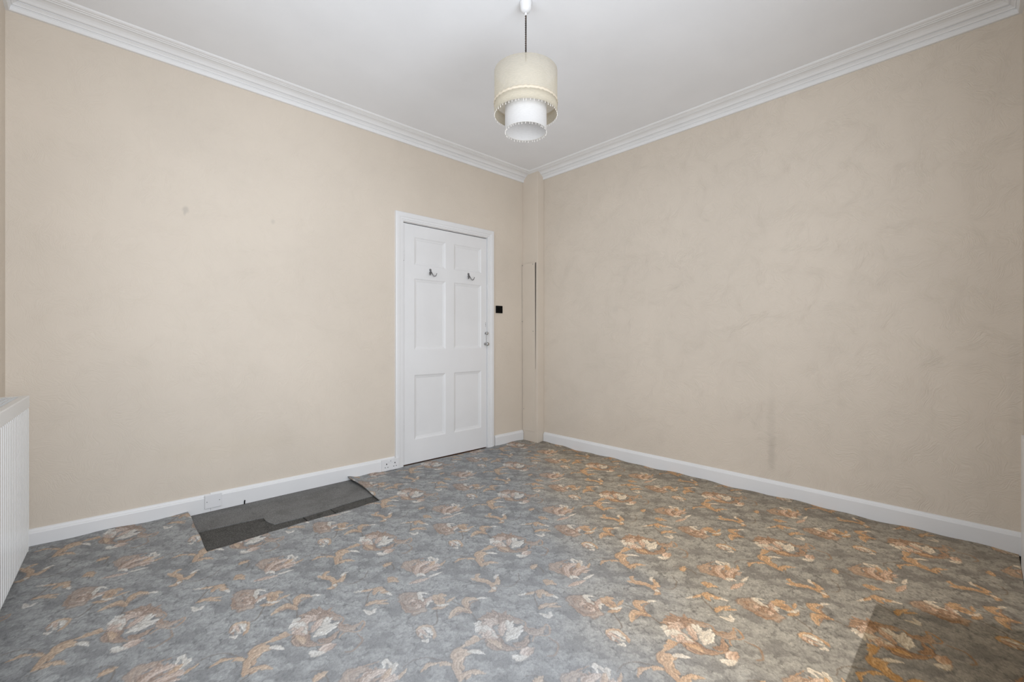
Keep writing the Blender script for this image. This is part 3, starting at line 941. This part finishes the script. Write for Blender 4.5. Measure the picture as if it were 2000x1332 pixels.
def fringe(r, z, n, seed):
    """hanging bead drops along a rim"""
    rnd = random.Random(seed)
    bm = bmesh.new()
    for k in range(n):
        a = 2 * PI * (k + rnd.uniform(-.2, .2)) / n
        x, y = r * math.cos(a), r * math.sin(a)
        L_ = rnd.uniform(.008, .013)
        lathe(bm, [(.0, lz(z + .001)), (.0007, lz(z)), (.0009, lz(z - L_ * .5)), (.0017, lz(z - L_ * .75)), (.0014, lz(z - L_ * .95)), (.0, lz(z - L_))], (x, y, 0), 'Z', 5)
    return bm
os_ = obj('outer_shade', drum(RO, ZO0, ZO1), SHEER, lamp, True)
obj('rim_wire', ring_tube(RO - .0012, ZO1, .0007), SHEER, os_, True)
obj('rim_wire', ring_tube(RO - .0012, ZO0, .0007), SHEER, os_, True)
hem = obj('hem', drum(RO + .0006, ZO0, ZO0 + .046, 72, 0, .0003), SHEER, os_, True)
bm = drum(RO + .0022, ZO0 + .047, ZO0 + .060, 96, .0, .0006)
for v in bm.verts:
    a_ = math.atan2(v.co.y, v.co.x); f_ = 1 + .009 * math.sin(a_ * 34) + .005 * math.sin(a_ * 61)
    v.co.x *= f_; v.co.y *= f_; v.co.z += .0012 * math.sin(a_ * 47)
obj('ribbon_trim', bm, BAND, os_, True)
tag(obj('bead_fringe', fringe(RO - .0005, ZO0, 54, 3), BEAD, os_), kind='stuff')
is_ = obj('inner_shade', drum(RI, ZI0, ZI1), LINING, lamp, True)
obj('rim_wire', ring_tube(RI - .001, ZI0, .0007), SHEER, is_, True)
tag(obj('bead_fringe', fringe(RI - .0005, ZI0, 40, 5), BEAD, is_), kind='stuff')
# wire spider that carries both drums on the lamp holder
bm = bmesh.new()
for k in range(3):
    a = 2 * PI * k / 3 + .4
    tube(bm, [(.019 * math.cos(a), .019 * math.sin(a), lz(2.195)), (.06 * math.cos(a), .06 * math.sin(a), lz(2.30)), ((RO - .002) * math.cos(a), (RO - .002) * math.sin(a), lz(ZO1 - .004))], .0013, 6)
obj('shade_spider', bm, PLASTIC, lamp, True)

# ------------------------------------------------------------------ radiator on the side wall
RZ0, RZ1, RD, RL = .085, .788, .090, 1.60
rad = empty('radiator', (-.212, 2.93, 0))
rad.rotation_euler = (0, 0, math.radians(-2.4))
tag(rad, 'white ribbed panel radiator with slotted top grille at the left edge', 'radiator')
# local: x 0 = front face, -x to the wall; y from -RL (near) to 0 (far end)
bm = bmesh.new()
prof = []
npitch = 48; step = (RL - .02) / npitch
for k in range(npitch):
    y = -RL + .01 + k * step
    for f, dx in ((.0, 0), (.55, 0), (.66, -.006), (.89, -.006)):
        prof.append((dx, y + f * step))
prof.append((0, -.01))
zlo, zhi = RZ0 + .012, RZ1 - .052
rows = [[bm.verts.new((dx + o, y, z)) for dx, y in prof] for o, z in ((-.010, RZ0 + .002), (-.002, zlo), (0, zlo + .01), (0, zhi - .01), (-.002, zhi))]
for a, b in zip(rows[:-1], rows[1:]):
    for k in range(len(prof) - 1): bm.faces.new((a[k], a[k + 1], b[k + 1], b[k]))
obj('front_panel', bm, RADW, rad)
bm = bmesh.new(); box(bm, -RD, -RD + .012, -RL, 0, RZ0, RZ1 - .03, .003)
obj('back_panel', bm, RADW, rad)
bm = bmesh.new(); box(bm, -.012, .0015, -RL, 0, zhi - .002, RZ1, .005, 3)
obj('top_rail', bm, RADW, rad)
bm = bmesh.new(); box(bm, -RD, -.002, -.008, 0, RZ0 + .004, RZ1 - .001, .003)
obj('side_panel', bm, RADW, rad)
bm = bmesh.new(); box(bm, -RD, -.002, -RL, -RL + .008, RZ0 + .004, RZ1 - .001, .003)
obj('side_panel', bm, RADW, rad)
bm = bmesh.new(); box(bm, -RD + .014, -.014, -RL + .012, -.012, RZ0 + .02, RZ1 - .008)
obj('convector_core', bm, DARK, rad)
# slotted grille: long bars with staggered cross bars
bm = bmesh.new()
gz0, gz1 = RZ1 - .004, RZ1 - .0015
xs_g = [-RD, -.076, -.0735, -.060, -.0575, -.044, -.0415, -.028, -.0255, -.011]
box(bm, -RD, -.076, -RL + .008, -.008, gz0, gz1)
box(bm, -.0255, -.011, -RL + .008, -.008, gz0, gz1)
box(bm, -.076, -.0255, -.034, -.008, gz0, gz1)
rowsx = [(-.0735, -.060), (-.0575, -.044), (-.0415, -.028)]
for xb_ in (-.076, -.060, -.044, -.028): box(bm, xb_, xb_ + .0030, -RL + .008, -.034, gz0, gz1)
pitch = .030
for r_, (xa_, xb_) in enumerate(((-.0728, -.060), (-.0568, -.044), (-.0408, -.028))):
    y = -.034 - (pitch / 2 if r_ % 2 else pitch)
    while y > -RL + .02:
        box(bm, xa_, xb_, y, y + .0045, gz0, gz1); y -= pitch
tag(obj('top_grille', bm, RADW, rad), kind='stuff')
for yy in (-.28, -RL + .28):
    bm = bmesh.new(); box(bm, -.118, -RD, yy - .02, yy + .02, RZ0 + .10, RZ1 - .10)
    obj('bracket', bm, RADW, rad)

# ------------------------------------------------------------------ coat hooks on the door
def coat_hook(x, z, label):
    t = empty('coat_hook', (x, LY, z))
    tag(t, label, 'hook', 'coat hooks on the door')
    bm = bmesh.new()
    lathe(bm, [(.0, -.006), (.006, -.0055), (.0100, -.003), (.0110, .0)], (0, 0, .026), 'Y', 16)
    lathe(bm, [(.0, -.005), (.005, -.0045), (.0080, -.003), (.0085, .0)], (0, 0, .006), 'Y', 14)
    box(bm, -.006, .006, -.004, 0, .006, .026, .001)
    obj('backplate', bm, STEEL, t, True)
    bm = bmesh.new()
    p = bez([(0, -.004, .020), (.001, -.016, .006), (.006, -.028, -.014), (.018, -.034, -.028), (.030, -.040, -.022), (.037, -.044, -.002)], 6)
    tube(bm, p, [.0042] * (len(p) - 8) + [.0040, .0037, .0034, .0032, .0030, .0030, .0034, .0030], 8)
    obj('prong', bm, STEEL, t, True)
    bm = bmesh.new()
    p = bez([(0, -.004, .014), (-.004, -.016, .004), (-.014, -.026, -.012), (-.024, -.032, -.012), (-.031, -.036, .002)], 6)
    tube(bm, p, .0036, 8)
    lathe(bm, [(.0, -.005), (.0045, -.003), (.006, .0), (.0045, .003), (.0, .005)], (-.022, -.033, -.020), 'Z', 10)
    obj('prong', bm, STEEL, t, True)
    return t
coat_hook(2.079, 1.592, 'double metal coat hook on the door rail, nearer the hinge side')
coat_hook(2.486, 1.597, 'double metal coat hook on the door rail, nearer the handle side')

# ------------------------------------------------------------------ electrical plates
SK = Y1 - .018
sk = empty('double_socket', (1.695, SK, .047))
tag(sk, 'white double wall socket on the baseboard beside the door frame', 'socket')
bm = bmesh.new(); box(bm, -.0745, .0715, -.0115, 0, -.043, .044, .003, 2)
obj('faceplate', bm, PLASTIC, sk)
for cx_ in (-.036, .036):
    bm = bmesh.new(); box(bm, cx_ - .0035, cx_ + .0035, -.0119, -.0105, .004, .0145)
    for dx in (-.011, .011): box(bm, cx_ + dx - .0036, cx_ + dx + .0036, -.0119, -.0105, -.0185, -.0138)
    tag(obj('socket_holes', bm, DARK, sk), kind='stuff')
    bm = bmesh.new(); sx_ = cx_ + (.020 if cx_ < 0 else -.020); box(bm, sx_ - .007, sx_ + .007, -.0145, -.0105, .016, .032, .0015)
    obj('rocker_switch', bm, PLASTIC, sk)
bm = bmesh.new(); lathe(bm, [(.0, -.0122), (.0028, -.0120), (.0032, -.0105)], (0, 0, .0285), 'Y', 10)
obj('screw', bm, STEEL, sk)

bp = empty('blanking_plate', (.524, SK, .058))
tag(bp, 'white blank electrical plate on the baseboard left of the carpet gap', 'plate')
bm = bmesh.new(); box(bm, -.043, .043, -.008, 0, -.040, .0405, .0025, 2)
obj('faceplate', bm, PLASTIC, bp)
for dx in (-.032, .032):
    bm = bmesh.new(); lathe(bm, [(.0, -.0092), (.0022, -.0089), (.0028, -.0075)], (dx, 0, .0), 'Y', 10)
    obj('screw', bm, STEEL, bp)

sw = empty('light_switch', (2.8545, Y1, 1.316))
tag(sw, 'small black square wall switch right of the door frame', 'switch')
bm = bmesh.new(); box(bm, -.041, .041, -.012, 0, -.036, .035, .004, 3)
obj('faceplate', bm, BLACK, sw)
bm = bmesh.new(); box(bm, -.009, .009, -.0155, -.0115, -.015, .015, .002)
obj('rocker_switch', bm, BLACK, sw)

# ------------------------------------------------------------------ loose board over the boxing
pn = empty('boxing_panel', (BX, 3.105, 0))
tag(pn, 'tall narrow cream board screwed over the corner pipe boxing', 'board')
bm = bmesh.new()
# warped: stands off the boxing at the top, tight at the bottom
PZ = [.108, .45, .80, 1.10, 1.40, 1.786]
OFF = [.000, .000, .001, .003, .006, .011]
ya, yb2 = -.071, .105
v = [[bm.verts.new((-.0005 - o * k - t_, (ya if s0 else yb2) , z)) for (s0, k) in ((1, 1.0), (0, .8)) for t_ in (0, .004)] for z, o in zip(PZ, OFF)]
for a, b in zip(v[:-1], v[1:]):
    for q in ((0, 1), (1, 3), (3, 2), (2, 0)):
        bm.faces.new((a[q[0]], a[q[1]], b[q[1]], b[q[0]]))
bm.faces.new((v[0][0], v[0][1], v[0][3], v[0][2])); bm.faces.new((v[-1][0], v[-1][1], v[-1][3], v[-1][2]))
obj('board', bm, PAPER_P, pn)
for (yy, zz, o) in ((.098, 1.775, .010), (-.048, 1.772, .0115), (-.044, 1.106, .003), (.09, .32, .0)):
    bm = bmesh.new(); lathe(bm, [(.0, -.0012), (.0035, -.001), (.0045, .0004)], (-.0045 - o, yy, zz), 'X', 10)
    obj('screw', bm, STEEL, pn)
bm = bmesh.new(); tube(bm, [(-.009, .100, 1.205), (-.010, .130, 1.207)], .0022, 6)
nl = obj('nail', bm, STEEL, pn)
# dark faces painting the shade behind the sprung edge and down the wall-side joint
bm = bmesh.new()
a = [bm.verts.new(p) for p in ((-.0008, ya + .001, .72), (-.0008, ya - .002, .74), (-.0008, ya - .007, 1.60), (-.0008, ya - .008, 1.788), (-.0008, ya + .002, 1.788))]
bm.faces.new(a)
obj('gap', bm, DARK, pn)
bm = bmesh.new(); box(bm, -.0012, -.0006, .1055, .1088, .112, 1.784)
obj('gap', bm, DARK, pn)

# ------------------------------------------------------------------ small leftovers
bm = bmesh.new()
tube(bm, bez([(.690, SK - .004, -.004), (.690, SK - .006, .010), (.692, SK - .004, .020)], 4), .0035, 8)
tag(obj('cable_stub', bm, BLACK), 'short black cable stub poking up by the baseboard above the grey underlay', 'cable')
